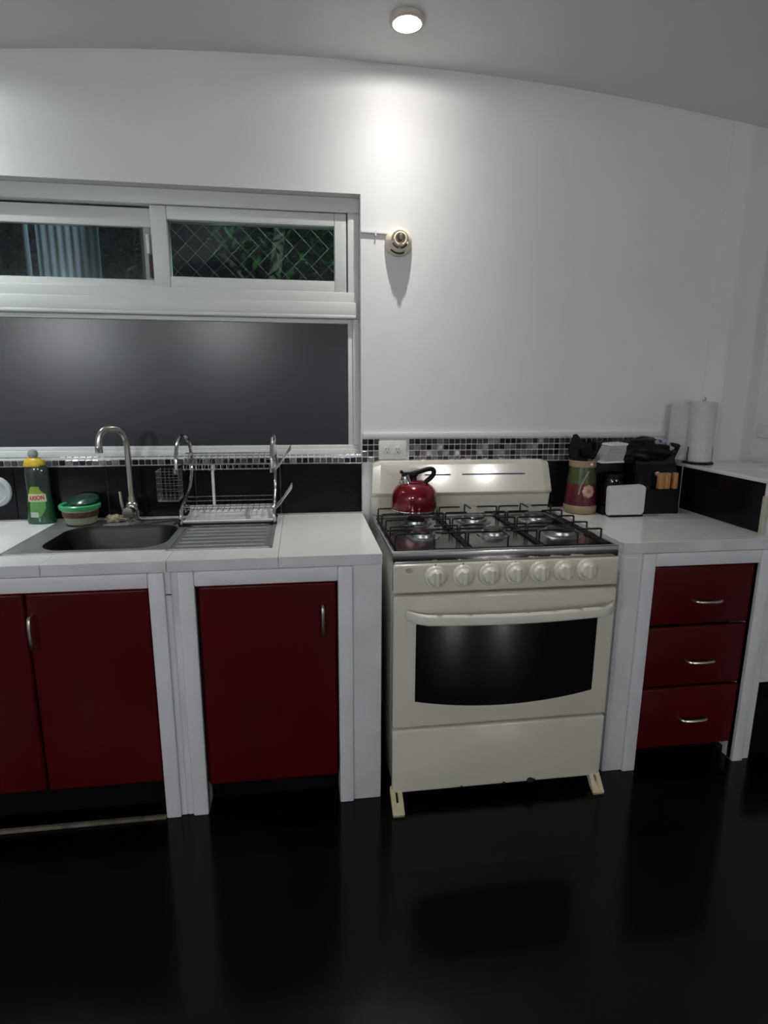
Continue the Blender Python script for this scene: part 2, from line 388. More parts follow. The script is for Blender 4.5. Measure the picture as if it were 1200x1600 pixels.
# left worktop: slab with a cut-out for the sink, white tiles on top and along the front
SX0, SX1, SY0, SY1 = -1.225, -.385, -.523, -.045
wk = thing('worktop', (-.8, -.32, .862), 'white tiled worktop holding the steel sink, left of the stove', 'worktop')
def ringboxes(bm, x0, x1, y0, y1, z0, z1, hx0, hx1, hy0, hy1):
    for q in ((x0, hx0, y0, y1), (hx1, x1, y0, y1), (hx0, hx1, y0, hy0), (hx0, hx1, hy1, y1)): box(bm, *q, z0, z1)
bm = BM(); ringboxes(bm, -1.75, -.034, -DL+.006, -.012, .8605, H-.006, -1.21, -.40, -.51, -.06)
obj('slab', bm, M['grout'], wk)
GX = [-.0324, -.3625, -.70, -1.06, -1.42, -1.75]
for i in range(5):
    b, a = GX[i], GX[i+1]
    a += .0016 if i < 4 else 0
    # front fascia piece
    obj('fascia_tile', box(BM(), a, b, -DL, -DL+.0075, .8625, H-.0005, .0012, 1), M['mason'], wk)
    pieces = []
    for (p0, p1, q0, q1) in ((a, b, -DL+.0005, SY0-.0), (a, b, SY1, -.0125), (a, b, SY0, SY1)):
        x0, x1 = p0, p1
        if q0 == SY0:
            if x1 <= SX0 or x0 >= SX1: pieces.append((x0, x1, q0, q1))
            else:
                if x0 < SX0: pieces.append((x0, SX0, q0, q1))
                if x1 > SX1: pieces.append((SX1, x1, q0, q1))
        else: pieces.append((x0, x1, q0, q1))
    for q in pieces: obj('counter_tile', box(BM(), *q, H-.0065, H), M['tilewhite'], wk)

# right drawer cabinet
XS, XR, DR = .814, 1.383, .611
dc = thing('drawer_cabinet', (1.12, -.3, 0), 'white masonry drawer cabinet with three dark red drawers right of the stove', 'cabinet')
yr = -DR+.010
bm = BM(); box(bm, XS, .9415, yr, -.02, 0, zt, .004, 2); box(bm, 1.352, 1.43, yr, -.55, 0, zt, .003, 1); box(bm, .9415, 1.352, yr, -.05, .815, zt)
obj('carcass', bm, M['mason'], dc)
obj('interior_shade', box(BM(), .9415, 1.352, -.50, -.48, 0, .815), M['dark'], dc)  # near-black sheet as the shade behind the drawers
bm = BM(); box(bm, .8926, .9415, -DR, -.575, 0, .856, .003, 2); box(bm, 1.352, 1.395, -DR, -.575, 0, .856, .003, 2); box(bm, .9415, 1.352, -DR, -.575, .8075, .856, .003, 2)
obj('face_frame', bm, M['trimwhite'], dc)
for z0, z1, zh in ((.575, .800, .667), (.330, .567, .431), (.075, .322, .193)):
    w = obj('drawer', box(BM(), .9445, 1.349, -.592, -.572, z0, z1, .007, 3), M['red'], dc)
    bar_handle(w, (1.170, -.592, zh), .105, False)
wr = thing('worktop', (1.1, -.3, .862), 'white tiled worktop in the corner right of the stove', 'worktop')
obj('slab', box(BM(), XS+.002, XR, -DR+.006, -.012, .8605, H-.006), M['grout'], wr)
obj('fascia_tile', box(BM(), XS, 1.43, -DR, -DR+.0075, .858, H-.0005, .0012, 1), M['mason'], wr)
for x0, x1, y0, y1 in ((XS, 1.148, -DR+.0005, -.301), (1.150, XR, -DR+.0005, -.301), (XS, 1.148, -.299, -.0125), (1.150, XR, -.299, -.0125)):
    obj('counter_tile', box(BM(), x0, x1, y0, y1, H-.0065, H, .0006, 1), M['tilewhite'], wr)

# half wall (bar) closing the corner on the right
HL = 1.100; DE = .556
hw = struct('wall_bar', box(BM(), XR+.008, 1.765, -DE, -.001, 0, HL-.010), M['mason'])
obj('grout_bed', box(BM(), XR+.0045, XR+.0085, -DE, -.012, H, HL-.012), M['grout'], hw)
for y0, y1 in ((-.0755, -.0125), (-DE+.012, -.0805)):
    obj('splashback_tile', box(BM(), XR-.002, XR+.006, y0, y1, H+.004, HL-.014, .001, 1), M['tileblack'], hw)
obj('grout_line', box(BM(), XR-.0026, XR+.006, -.0815, -.0748, H, HL-.013), M['grout'], hw)
obj('corner_strip', box(BM(), XR-.004, XR+.012, -DE-.008, -DE+.012, H, HL-.06, .003, 2), mat('aged_cream_strip', (.50, .48, .40), .5, var=.2, vscale=20), hw, label='cream strip at the front end of the bar wall')
for i, (y0, y1) in enumerate(((-.28, -.002), (-DE-.01, -.282))):
    for x0, x1 in ((XR, 1.58), (1.582, 1.764)):
        obj('ledge_tile', box(BM(), x0, x1, y0, y1, HL-.010, HL, .0012, 1), M['tilewhite'], hw)
obj('ledge_nosing', box(BM(), XR-.006, XR+.001, -DE-.012, -.004, HL-.013, HL+.001, .002, 2), M['trimwhite'], hw, label='white edge along the bar ledge')
obj('shade_block', box(BM(), XR+.05, 1.764, -DE-.02, -DE-.001, 0, .30), M['dark'], hw)  # dark block standing in for the shadowed foot of the bar wall

# ================================================================== stove
st = thing('gas_stove', (.38, -.36, 0), 'cream gas stove with six burners and a black oven window', 'stove')
SF = -.68
obj('body', box(BM(), .006, .756, -.640, -.055, .05, .872, .006, 2), M['cream'], st)
cp = obj('control_panel', box(BM(), -.001, .763, SF+.004, -.635, .772, .868, .007, 3), M['cream'], st)
for i, (x, z) in enumerate(((.134, .826), (.225, .826), (.313, .827), (.401, .828), (.484, .829), (.568, .830), (.647, .831))):
    k = obj('control_knob', lathe(BM(), [(.037, -.001), (.0375, .004), (.034, .010), (.028, .0125), (.0255, .020), (.022, .025), (0, .026)], (x, SF+.005, z), 28, axis='y'), M['cream2'], st)
    obj('grip', box(BM(), x-.0075, x+.0075, SF-.034, SF-.014, z-.024, z+.024, .005, 3), M['cream2'], k)
    obj('dial_mark', box(BM(), x-.0018, x+.0018, SF+.0032, SF+.005, min(z+.0385, .8615), .8675), M['slot'], cp)
bm = BM(); lathe(bm, [(.013, 0), (.012, .002), (0, .0025)], (.049, SF+.004, .850), 20, 1, .72, 'y')
obj('badge', bm, mat('grey_badge', (.36, .34, .30), .4, var=.4, vscale=60), cp)
# oven door with window, bowed handle
dr = obj('oven_door', box(BM(), -.001, .763, SF, -.642, .294, .764, .010, 3), M['cream'], st)
def win(x0, x1, zt_, zs, zm, r=.014, n=18):
    P = []
    for j in range(5):
        a = math.radians(90+90*j/4); P.append((x0+r+r*math.cos(a), zt_-r+r*math.sin(a)))
    for j in range(n+1):
        t = j/n; x = x0+(x1-x0)*t; P.append((x, zm+(zs-zm)*((2*t-1)**2)))
    for j in range(5):
        a = math.radians(0+90*j/4); P.append((x1-r+r*math.cos(a), zt_-r+r*math.sin(a)))
    return P
obj('window_rim', prism(BM(), win(.064, .706, .684, .388, .354), SF+.006, SF-.004, 'y', .003), M['cream'], dr)
obj('oven_window', prism(BM(), win(.072, .698, .678, .395, .362), SF+.004, SF-.0052, 'y', .001), M['ovenglass'], dr)
bm = BM(); path = []
for j in range(25):
    t = j/24; x = .038+.715*t; e = min(t, 1-t)
    y = SF+.004-(.052*min(1, (e/.07))**.6 if e < .07 else .052)-.016*math.sin(PI*t)
    path.append((x, y))
sec = rrect(-.011, .011, -.017, .017, .007, 3)
rings = []
for x, y in path: rings.append([bm.verts.new((x, y+a, .698+b+.006*((x-.38)/.36)**2)) for a, b in sec])
for a, b in zip(rings, rings[1:]):
    for k in range(len(sec)): bm.faces.new((a[k], a[(k+1) % len(sec)], b[(k+1) % len(sec)], b[k]))
bm.faces.new(rings[0]); bm.faces.new(rings[-1])
obj('door_handle', bm, M['cream2'], dr, label='long bowed cream oven handle')
sd = obj('storage_drawer', box(BM(), .000, .762, SF+.002, -.642, .046, .286, .008, 3), M['cream'], st)
for x, s in ((.497, .013), (.40, .006), (.245, .005), (.51, .008)):
    b = lathe(BM(), [(s, 0), (s*.9, .001), (0, .0012)], (x, SF+.002, .050+s*.3), 9, 1, .8, 'y'); obj('rust_chip', b, M['rust'], sd)
# hob: steel tray with raised rim
bm = BM()
prof = [(-.652, .868), (-.655, .876), (-.655, .893), (-.651, .899), (-.645, .901), (-.636, .899), (-.630, .894), (-.06, .894), (-.06, .868)]
prism(bm, prof, -.002, .766, 'x')
obj('hob_tray', bm, M['hob'], st)
bm = BM(); box(bm, -.003, .767, -.6600, -.652, .8675, .904, .003, 2); tube(bm, [(-.001, -.6525, .9035), (.765, -.6525, .9035)], .004, 8)
for x in (.0, .764): box(bm, x-.004, x+.004, -.652, -.06, .872, .905, .002, 2)
obj('hob_edge', bm, M['chrome'], st, label='steel edge around the hob')
burn = [(.144, -.425, 1.), (.407, -.425, 1.), (.662, -.435, 1.35), (.399, -.205, 1.12), (.660, -.195, 1.2), (.160, -.215, 1.)]
for x, y, s in burn:
    k = obj('burner', lathe(BM(), [(.062*s, .8935), (.060*s, .8975), (.046*s, .899), (.044*s, .9085), (.036*s, .9115), (0, .9115)], (x, y, 0), 30), M['burner'], st)
    obj('burner_cap', lathe(BM(), [(.036*s, .9112), (.037*s, .9145), (.033*s, .9185), (0, .920)], (x, y, 0), 28), M['cap'], k)
# grates: three columns of bent wire
def grate(x0, x1, y0, y1):
    g = obj('grate', tube(BM(), smooth_path([(x0, y0, .9005), (x1, y0, .9005), (x1, y1, .9005), (x0, y1, .9005)], 1, True), .0036, 6, True), M['wire'], st)
    zt_ = .940
    for j in range(5):
        y = y0+(y1-y0)*(.10+.2*j); L = .085 if j != 2 else .07
        for s, x in ((1, x0), (-1, x1)):
            p = [(x, y, .9005), (x, y, zt_-.008), (x+s*.008, y, zt_), (x+s*L, y, zt_)]
            obj('finger', tube(BM(), smooth_path(p, 3), .0034, 6), M['wire'], g)
    xm = (x0+x1)/2
    for s, y in ((1, y0), (-1, y1)):
        p = [(xm, y, .9005), (xm, y, zt_-.008), (xm, y+s*.008, zt_), (xm, y+s*.085, zt_)]
        obj('finger', tube(BM(), smooth_path(p, 3), .0034, 6), M['wire'], g)
    obj('cross_wire', tube(BM(), [(x0, (y0+y1)/2+.0, .9005), (x1, (y0+y1)/2, .9005)], .0034, 6), M['wire'], g)
grate(.020, .262, -.615, -.085); grate(.272, .515, -.615, -.085); grate(.525, .752, -.615, -.085)
# backguard
prof = [(-.052, .880), (-.052, .972), (-.068, .984), (-.070, .990), (-.052, 1.105), (-.046, 1.117), (-.036, 1.122), (-.008, 1.122), (-.008, .880)]
bm = BM()
n = 24; rings = []
for j in range(n+1):
    t = j/n; x = .0+.775*t
    ring = []
    for y, z in prof:
        zz = z
        k = max(0, (z-.99)/.132)
        xx = .004+.006*k+(.772-.008*k-.004*k*k+.008*math.sin(PI*min(1, max(0, (z-.89)/.2)))) * t
        e = min(t, 1-t)
        if e < .02 and z > 1.1: zz = z-.010*(1-e/.02)
        ring.append(bm.verts.new((xx, y+(.006*(1-e/.02) if e < .02 and y < -.03 else 0), zz)))
    rings.append(ring)
for a, b in zip(rings, rings[1:]):
    for k in range(len(prof)): bm.faces.new((a[k], a[(k+1) % len(prof)], b[(k+1) % len(prof)], b[k]))
bm.faces.new(rings[0]); bm.faces.new(rings[-1])
bg = obj('backguard', bm, M['cream'], st, angle=7)
def onbg(z): return -.070+.018*(z-.990)/.115
for x0, x1 in ((.225, .336), (.385, .662)):
    bm = BM(); v = [bm.verts.new(p) for p in ((x0, onbg(1.0605)-.0009, 1.0605), (x1, onbg(1.0605)-.0009, 1.0605), (x1, onbg(1.0665)-.0009, 1.0665), (x0, onbg(1.0665)-.0009, 1.0665))]
    bm.faces.new(v); v2 = [bm.verts.new(q.co+Vector((0, .0012, 0))) for q in v]; bm.faces.new(v2[::-1])
    for i in range(4): bm.faces.new((v[i], v2[i], v2[(i+1) % 4], v[(i+1) % 4]))
    obj('printed_stripe', bm, M['stripe'], bg, label='thin navy stripe printed on the backguard')
# levelling feet
for x, y0 in ((.016, -.735), (.742, -.718)):
    bm = BM(); prism(bm, [(y0, .0), (y0+.010, .0), (-.655, .040), (-.655, .062), (-.672, .062), (y0-.004, .010)], x-.021, x-.005, 'x', .002)
    prism(bm, [(y0, .0), (y0+.010, .0), (-.655, .040), (-.655, .062), (-.672, .062), (y0-.004, .010)], x+.003, x+.019, 'x', .002)
    prism(bm, [(y0, .0), (y0+.012, .0), (y0+.045, .018), (y0+.030, .032), (y0-.004, .010)], x-.020, x+.018, 'x', .002)
    obj('front_foot', bm, M['foot'], st, label='yellowed plastic foot sticking out in front')
for x in (.05, .70): obj('rear_foot', lathe(BM(), [(.02, 0), (.02, .055), (0, .055)], (x, -.12, 0), 12), M['foot'], st)

# ================================================================== kettle
kx, ky, kz = .157, -.185, .9435
kt = thing('kettle', (kx, ky, kz), 'shiny red whistling kettle with black handle on the rear left burner', 'kettle')
obj('body', lathe(BM(), [(.086, .0), (.0895, .004), (.0905, .012), (.0905, .050), (.089, .063), (.084, .078), (.074, .092), (.060, .104), (.046, .110), (.040, .1115), (0, .1115)], (kx, ky, kz), 48), M['kettle'], kt)
obj('base_rim', lathe(BM(), [(.0, -.0008), (.087, -.0008), (.0915, .003), (.0915, .007), (.089, .008)], (kx, ky, kz), 48), M['chrome'], kt)
ld = obj('lid', lathe(BM(), [(.040, .110), (.040, .114), (.032, .119), (0, .121)], (kx, ky, kz), 32), M['kettle'], kt)
obj('lid_knob', lathe(BM(), [(.012, .118), (.010, .132), (.017, .140), (.016, .150), (0, .153)], (kx-.002, ky, kz), 18), M['black'], ld)
sp = obj('spout', lathe(BM(), [(.020, -.015), (.017, .03), (.015, .034), (0, .034)], (0, 0, 0), 18), M['chrome'], kt, origin=(0, 0, 0))
sp.location = (-.030, -.012, .108); sp.rotation_euler = (0, -.35, 0)
hp = [(kx-.030, ky, kz+.140), (kx+.000, ky, kz+.147), (kx+.028, ky, kz+.155), (kx+.055, ky, kz+.162), (kx+.073, ky, kz+.160), (kx+.078, ky, kz+.148), (kx+.070, ky, kz+.132), (kx+.056, ky, kz+.120), (kx+.044, ky, kz+.110)]
obj('handle', tube(BM(), smooth_path(hp, 4), [.0095]*33, 12), M['black'], kt, label='black curved plastic handle')
bm = BM(); box(bm, kx-.052, kx-.006, ky-.013, ky+.013, kz+.126, kz+.151, .006, 2); box(bm, kx-.020, kx-.002, ky-.010, ky+.010, kz+.112, kz+.148, .004, 2); box(bm, kx-.058, kx-.046, ky-.008, ky+.008, kz+.146, kz+.158, .003, 2)
obj('whistle_lever', bm, M['black'], kt)
obj('lever_wire', tube(BM(), smooth_path([(kx-.048, ky-.006, kz+.128), (kx-.060, ky-.008, kz+.120), (kx-.058, ky-.008, kz+.100)], 4), .0025, 6), M['chrome'], kt)

# ================================================================== sink
sk = thing('sink', (-.8, -.28, H), 'stainless steel sink with a bowl left and ribbed drainboard right', 'sink')
BX0, BX1, BY0, BY1 = -1.145, -.745, -.478, -.132
bm = BM(); K = 9
def loop(x0, x1, y0, y1, r, z): return [bm.verts.new((x, y, z)) for x, y in rrect(x0, x1, y0, y1, r, K)]
zr = H+.004
loops = [loop(SX0, -.715, SY0, SY1, .012, H), loop(SX0+.002, -.715, SY0+.002, SY1-.002, .012, zr+.001), loop(SX0+.012, -.717, SY0+.012, SY1-.012, .014, zr-.0015),
         loop(BX0-.010, BX1+.010, BY0-.010, BY1+.010, .10, zr-.001), loop(BX0, BX1, BY0, BY1, .095, zr-.004), loop(BX0+.008, BX1-.008, BY0+.008, BY1-.008, .09, zr-.02),
         loop(BX0+.022, BX1-.022, BY0+.022, BY1-.022, .08, zr-.12), loop(BX0+.045, BX1-.045, BY0+.045, BY1-.045, .07, zr-.145), loop(BX0+.15, BX1-.15, BY0+.13, BY1-.13, .03, zr-.150)]
for a, b in zip(loops[4:], loops[5:]):
    for k in range(len(a)): bm.faces.new((a[k], a[(k+1) % len(a)], b[(k+1) % len(a)], b[k]))
bm.faces.new(loops[-1])
bm2 = BM(); L2 = [[bm2.verts.new(v.co) for v in lp] for lp in loops[:5]]
for lp in loops[:4]:
    for v in lp: bm.verts.remove(v)
for a, b in zip(L2, L2[1:]):
    for k in range(len(a)): bm2.faces.new((a[k], a[(k+1) % len(a)], b[(k+1) % len(a)], b[k]))
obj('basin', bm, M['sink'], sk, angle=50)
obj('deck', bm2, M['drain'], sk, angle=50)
bm = BM(); lathe(bm, [(.042, zr-.1495), (.040, zr-.146), (.028, zr-.148), (0, zr-.149)], (-.945, -.30, 0), 24)
obj('drain', bm, M['chrome'], sk)
bm = BM(); box(bm, -.718, SX1, SY0+.012, SY1-.012, H-.004, zr-.0022, 0); box(bm, -.718, SX1, SY0, SY0+.012, H-.001, zr+.0012, .002, 2); box(bm, -.718, SX1, SY1-.012, SY1, H-.001, zr+.0012, .002, 2); box(bm, SX1-.012, SX1, SY0, SY1, H-.001, zr+.0012, .002, 2)
db = obj('drainboard', bm, M['drain'], sk)
for j in range(9):
    y = -.475+j*.048
    obj('drain_ridge', tube(BM(), [(-.700, y, zr-.004), (-.66, y, zr-.0028), (-.43, y, zr-.0028), (-.41, y, zr-.005)], .0042, 6), M['drain'], db)

# faucet
fx_, fy_ = -.938, -.085
fc = thing('faucet', (fx_, fy_, zr), 'tall brushed nickel faucet with a gooseneck spout behind the sink bowl', 'faucet')
obj('body', lathe(BM(), [(.030, -.001), (.030, .006), (.024, .010), (.023, .030), (.026, .038), (.026, .068), (.022, .076), (.016, .080), (.015, .100), (0, .100)], (fx_, fy_, zr), 26), M['nickel'], fc)
pts = [(fx_, fy_, zr+.09), (fx_, fy_, zr+.20), (fx_-.001, fy_, zr+.300), (fx_-.006, fy_-.006, zr+.335), (fx_-.020, fy_-.018, zr+.357), (fx_-.040, fy_-.036, zr+.363), (fx_-.058, fy_-.052, zr+.360), (fx_-.072, fy_-.064, zr+.344), (fx_-.078, fy_-.070, zr+.315), (fx_-.079, fy_-.071, zr+.283)]
obj('spout', tube(BM(), smooth_path(pts, 5), .0115, 14), M['nickel'], fc)
obj('spout_tip', lathe(BM(), [(.0125, 0), (.0135, .002), (.0135, .022), (.0118, .024)], (fx_-.079, fy_-.071, zr+.276), 16), M['nickel'], fc)
hb = obj('mixer_hub', lathe(BM(), [(.022, -.0), (.022, .040), (.018, .046), (0, .047)], (fx_-.004, fy_-.01, zr+.045), 22, axis='y'), M['nickel'], fc)
obj('lever', tube(BM(), [(fx_-.020, fy_-.048, zr+.055), (fx_-.024, fy_-.05, zr+.085), (fx_-.026, fy_-.05, zr+.128)], .0052, 10), M['nickel'], hb)

# dish soap bottle
bx, by, bz = -1.283, -.052, H
bt = thing('dish_soap_bottle', (bx, by, bz), 'green dish soap bottle with yellow and grey cap left of the sink', 'bottle')
prof = [(.046, 0), (.051, .004), (.052, .012), (.049, .05), (.0455, .085), (.0425, .115)]
prof2 = [(.0425, .115), (.0430, .145), (.0440, .175), (.0440, .200), (.0415, .216), (.036, .226), (0, .227)]
bo = obj('body', lathe(BM(), prof, (bx, by, bz), 36, 1, .58), M['bottle'], bt)
obj('shoulder', lathe(BM(), prof2, (bx, by, bz), 36, 1, .60), M['bottletop'], bt)
cpo = obj('cap', lathe(BM(), [(.037, .222), (.038, .228), (.033, .242), (.022, .252), (.013, .256), (0, .256)], (bx-.006, by, bz), 28, 1, .7), M['yellow'], bt, label='yellow domed cap')
obj('cap_tip', lathe(BM(), [(.012, .254), (.017, .262), (.0175, .272), (.013, .281), (.006, .284), (0, .284)], (bx-.006, by, bz), 20), M['greycap'], cpo, label='grey translucent push-pull tip')
def wrap(u, z, lift=.0008):    # a point on the bottle's front: u along the surface, z height
    P = prof+prof2[1:]
    r = .05
    for (r0, z0), (r1, z1) in zip(P, P[1:]):
        if z0 <= z <= z1 and z1 > z0: r = r0+(r1-r0)*(z-z0)/(z1-z0); break
    a = -PI/2+u/r*.92
    return Vector((bx+(r+lift)*math.cos(a), by+(r*.59+lift)*math.sin(a), bz+z))
def patch(u0, u1, z0, z1, lift=.0008, n=10, shape=None):
    bm = BM(); g = []
    for j in range(n+1):
        z = z0+(z1-z0)*j/n; a, b = (u0, u1) if shape is None else shape(j/n)
        g.append([bm.verts.new(wrap(a+(b-a)*i/n, z, lift)) for i in range(n+1)])
    for j in range(n):
        for i in range(n): bm.faces.new((g[j][i], g[j][i+1], g[j+1][i+1], g[j+1][i]))
    return bm
obj('lower_label', patch(-.033, .031, .030, .092, .0006, 10, lambda t: (-.034+.004*t, .010+.022*min(1, t*2.2))), M['labelgreen'], bt)
obj('batch_label', patch(-.030, .002, .028, .048, .0011), M['labelwhite'], bt)
obj('name_band', patch(-.035, .034, .088, .118, .0010, 10, lambda t: (-.040+.002*t, .038-.003*t)), M['label'], bt)
obj('upper_label', patch(-.026, .026, .118, .146, .0006, 10, lambda t: (-.033+.014*t*t, .012+.02*(1-t)**2)), M['lime'], bt)
def letters(txt, size, place, name, mt, parent):
    cu = bpy.data.curves.new(name, 'FONT'); cu.body = txt; cu.size = size; cu.align_x = 'CENTER'; cu.resolution_u = 3; cu.offset = size*.03
    to = bpy.data.objects.new(name, cu); COL.objects.link(to)
    dg = bpy.context.evaluated_depsgraph_get(); me = bpy.data.meshes.new_from_object(to.evaluated_get(dg))
    bpy.data.objects.remove(to); bpy.data.curves.remove(cu)
    bm = BM(); bm.from_mesh(me); bpy.data.meshes.remove(me)
    bmesh.ops.triangulate(bm, faces=bm.faces); bmesh.ops.subdivide_edges(bm, edges=bm.edges, cuts=1)
    for v in bm.verts: v.co = place(v.co.x, v.co.y)
    return obj(name, bm, mt, parent, label='red name lettering')
letters('AXION', .0235, lambda x, y: wrap(x*.80-.001, .0950+y*1.02+x*.05, .0018), 'lettering', M['letter'], bt)

# food tub with a green rim, and the lid lying on it
cx, cy = -1.125, -.095; cz = zr+.0005
tb = thing('food_tub', (cx, cy, cz), 'round clear food tub with a bright green rim on the sink edge', 'container')
obj('tub', lathe(BM(), [(.0, .0), (.046, .0), (.052, .004), (.062, .040), (.066, .064), (.063, .066), (.058, .040), (.048, .008), (0, .006)], (cx, cy, cz), 36), M['tub'], tb)
obj('rim', lathe(BM(), [(.064, .060), (.070, .059), (.0735, .064), (.0735, .074), (.069, .078), (.061, .074), (.062, .064)], (cx, cy, cz), 36), M['rim'], tb)
obj('leftovers', lathe(BM(), [(.0595, .030), (.0625, .034), (.0645, .052), (.060, .055), (.03, .058), (0, .056)], (cx, cy, cz), 30), M['content'], tb)
lo = obj('tub_lid', lathe(BM(), [(.056, -.003), (.058, 0), (.056, .006), (.050, .010), (.044, .008), (.038, .011), (.02, .013), (0, .0135)], (0, 0, 0), 32), M['lid'], None, origin=(0, 0, 0))
lo.location = (cx+.008, cy+.018, cz+.0865); lo.rotation_euler = (.16, -.06, 0)
tag(lo, 'dark green translucent lid lying tilted on the food tub', 'lid')
# scrubber
bm = BM(); bmesh.ops.create_icosphere(bm, subdivisions=3, radius=1)
for v in bm.verts:
    p = v.co; k = 1+.14*math.sin(9*p.x+3*p.y)+.12*math.cos(11*p.z+7*p.x)+.08*math.sin(17*p.y)
    v.co = Vector((p.x*.036*k, p.y*.020*k, max(-.9, p.z)*.015*k))
bm.transform(Matrix.Translation((-1.008, -.082, zr+.0135)))
tag(obj('scrubber', bm, M['sponge']), 'crumpled beige dish scrubber between the food tub and the faucet', 'scrubber')
# disc on the tiles at the left edge
dk = thing('wall_disc', (-1.462, -.012, 1.02), 'round pale grey disc on the black tiles at the left edge', 'disc')
obj('plate', lathe(BM(), [(.060, .0), (.061, .004), (.057, .010), (.045, .012), (.040, .008), (0, .008)], (-1.456, -.012, 1.018), 36, axis='y'), M['plate'], dk)
obj('hub', lathe(BM(), [(.014, .007), (.012, .013), (0, .014)], (-1.456, -.012, 1.018), 18, axis='y'), M['plate'], dk)

# ================================================================== dish rack
rk = thing('dish_rack', (-.56, -.16, zr), 'two-tier chrome wire dish rack with S-shaped ends on the drainboard', 'dish rack')
XL, XRr = -.738, -.392
Spath = [(-.208, 1.118), (-.203, 1.165), (-.178, 1.210), (-.135, 1.237), (-.085, 1.235), (-.045, 1.203), (-.026, 1.150), (-.033, 1.085), (-.070, 1.030), (-.125, .995), (-.172, .970), (-.192, .940), (-.186, .9095), (-.12, .9080), (-.07, .9080)]
def skew(x, y): return x+((y+.205)*.13 if x < -.6 else (y+.205)*.02)
for x in (XL, XRr):
    e = obj('end_frame', tube(BM(), smooth_path([(skew(x, y), y, z) for y, z in Spath], 5), .0072, 10), M['chrome'], rk, label='S-shaped chrome end frame')
    obj('end_cap', lathe(BM(), [(.0, -.012), (.0095, -.011), (.010, .004), (.0, .006)], (x, -.208, 1.116), 14), M['chrome'], e)
    obj('foot', box(BM(), x-.010, x+.010, -.196, -.170, zr-.002, zr+.012, .003, 2), M['black'], e)
def tier(name, yf, yb, zf, zm, zb, xr0=XL, xr1=XRr):
    """a V-shaped wire shelf: front edge, valley, back edge"""
    ym = (yf*.6+yb*.4)
    rt_ = obj(name, tube(BM(), [(xr0, yf, zf), (xr1, yf, zf)], .0026, 6), M['chrome'], rk)
    for y, z in ((ym, zm), (yb, zb)): obj('rod', tube(BM(), [(xr0, y, z), (xr1, y, z)], .0024, 6), M['chrome'], rt_)
    nw = 15
    for i in range(nw):
        x = xr0+.014+(xr1-xr0-.028)*i/(nw-1)
        obj('cross_wire', tube(BM(), [(x, yf, zf), (x, yf+.004, zm+.004), (x, yf+.012, zm), (x, ym, zm), (x, yb, zb)], .0015, 5), M['chrome'], rt_)
    for k in (.33, .66): obj('rod', tube(BM(), [(xr0, ym+(yb-ym)*k, zm+(zb-zm)*k), (xr1, ym+(yb-ym)*k, zm+(zb-zm)*k)], .0015, 5), M['chrome'], rt_)
    return rt_
tier('upper_shelf', -.150, -.025, 1.130, 1.105, 1.160)
tier('lower_shelf', -.175, -.030, .972, .950, .985)
obj('drip_tray', prism(BM(), [(-.205, .922), (-.190, .912), (-.055, .924), (-.045, .950), (-.048, .952), (-.060, .930), (-.188, .918), (-.203, .926)], XL+.010, XRr-.004, 'x'), M['tray'], rk, label='pale plastic drip tray')
obj('divider_post', tube(BM(), [(-.628, -.085, .958), (-.628, -.085, 1.122)], .0055, 8), M['tray'], rk, label='white upright between the two shelves')
# cutlery basket outside the left end, angled hooks outside the right end
cbk = obj('cutlery_basket', box(BM(), -.822, -.744, -.165, -.085, .992, .997, .001, 1), M['steel'], rk, label='square mesh cutlery basket on the left end')
for k in range(5):
    z = 1.018+.022*k
    obj('hoop', tube(BM(), [(-.822, -.165, z), (-.744, -.165, z), (-.744, -.085, z), (-.822, -.085, z)], .0014, 5, True), M['chrome'], cbk)
for k in range(6):
    x = -.822+.078*k/5
    for y in (-.165, -.085): obj('upright', tube(BM(), [(x, y, .995), (x, y, 1.112)], .0013, 5), M['chrome'], cbk)
for k in range(1, 5):
    y = -.165+.08*k/5
    for x in (-.822, -.744): obj('upright', tube(BM(), [(x, y, .995), (x, y, 1.112)], .0013, 5), M['chrome'], cbk)
for zb, n in ((1.105, 3), (.955, 6)):
    hk = obj('cup_hook', tube(BM(), [(-.386, -.165, zb), (-.386, -.055, zb)], .0024, 6), M['chrome'], rk, label='slanting wire glass holder on the right end')
    for i in range(n):
        y = -.155+.09*i/(n-1); obj('prong', tube(BM(), [(-.386, y, zb), (-.366, y, zb+.020), (-.322, y, zb+.088-(.012 if i % 2 else 0))], .0022, 6), M['chrome'], hk)

# ================================================================== wall fittings
lh = thing('lamp_holder', (.112, 0, 1.975), 'cream porcelain bulb holder without a bulb on the wall above the stove', 'lamp holder')
c = (.112, .0, 1.975)
obj('base', lathe(BM(), [(.052, -.0), (.053, .008), (.050, .022), (.044, .034), (.038, .044), (.034, .050), (.034, .042), (.030, .040), (.0, .040)], c, 36, axis='y'), M['socket'], lh)
cr = obj('collar', lathe(BM(), [(.026, .036), (.026, .060), (.022, .064), (.019, .062), (.019, .045), (0, .044)], c, 28, axis='y'), M['socket'], lh)
obj('contact_block', box(BM(), .105, .119, -.077, -.042, 1.966, 1.990, .004, 2), mat('dull_brass', (.16, .14, .10), .45, .4, var=.2, vscale=40), lh, label='dull metal contact tongue')
for a0, a1, rr in ((200, 262, .031), (278, 335, .031)):
    obj('slot', tube(BM(), [(c[0]+rr*math.cos(math.radians(a0+(a1-a0)*i/8)), -.0420, c[2]+rr*math.sin(math.radians(a0+(a1-a0)*i/8))) for i in range(9)], .0030, 6), M['slot'], lh)
obj('vent_slot', tube(BM(), [(c[0]+.0465*math.cos(math.radians(225+70*i/8)), -.0315, c[2]+.0465*math.sin(math.radians(225+70*i/8))) for i in range(9)], .0034, 6), M['slot'], lh)
cd = thing('cable_duct', (.02, 0, 2.007), 'thin white cable duct from the window corner to the bulb holder', 'cable')
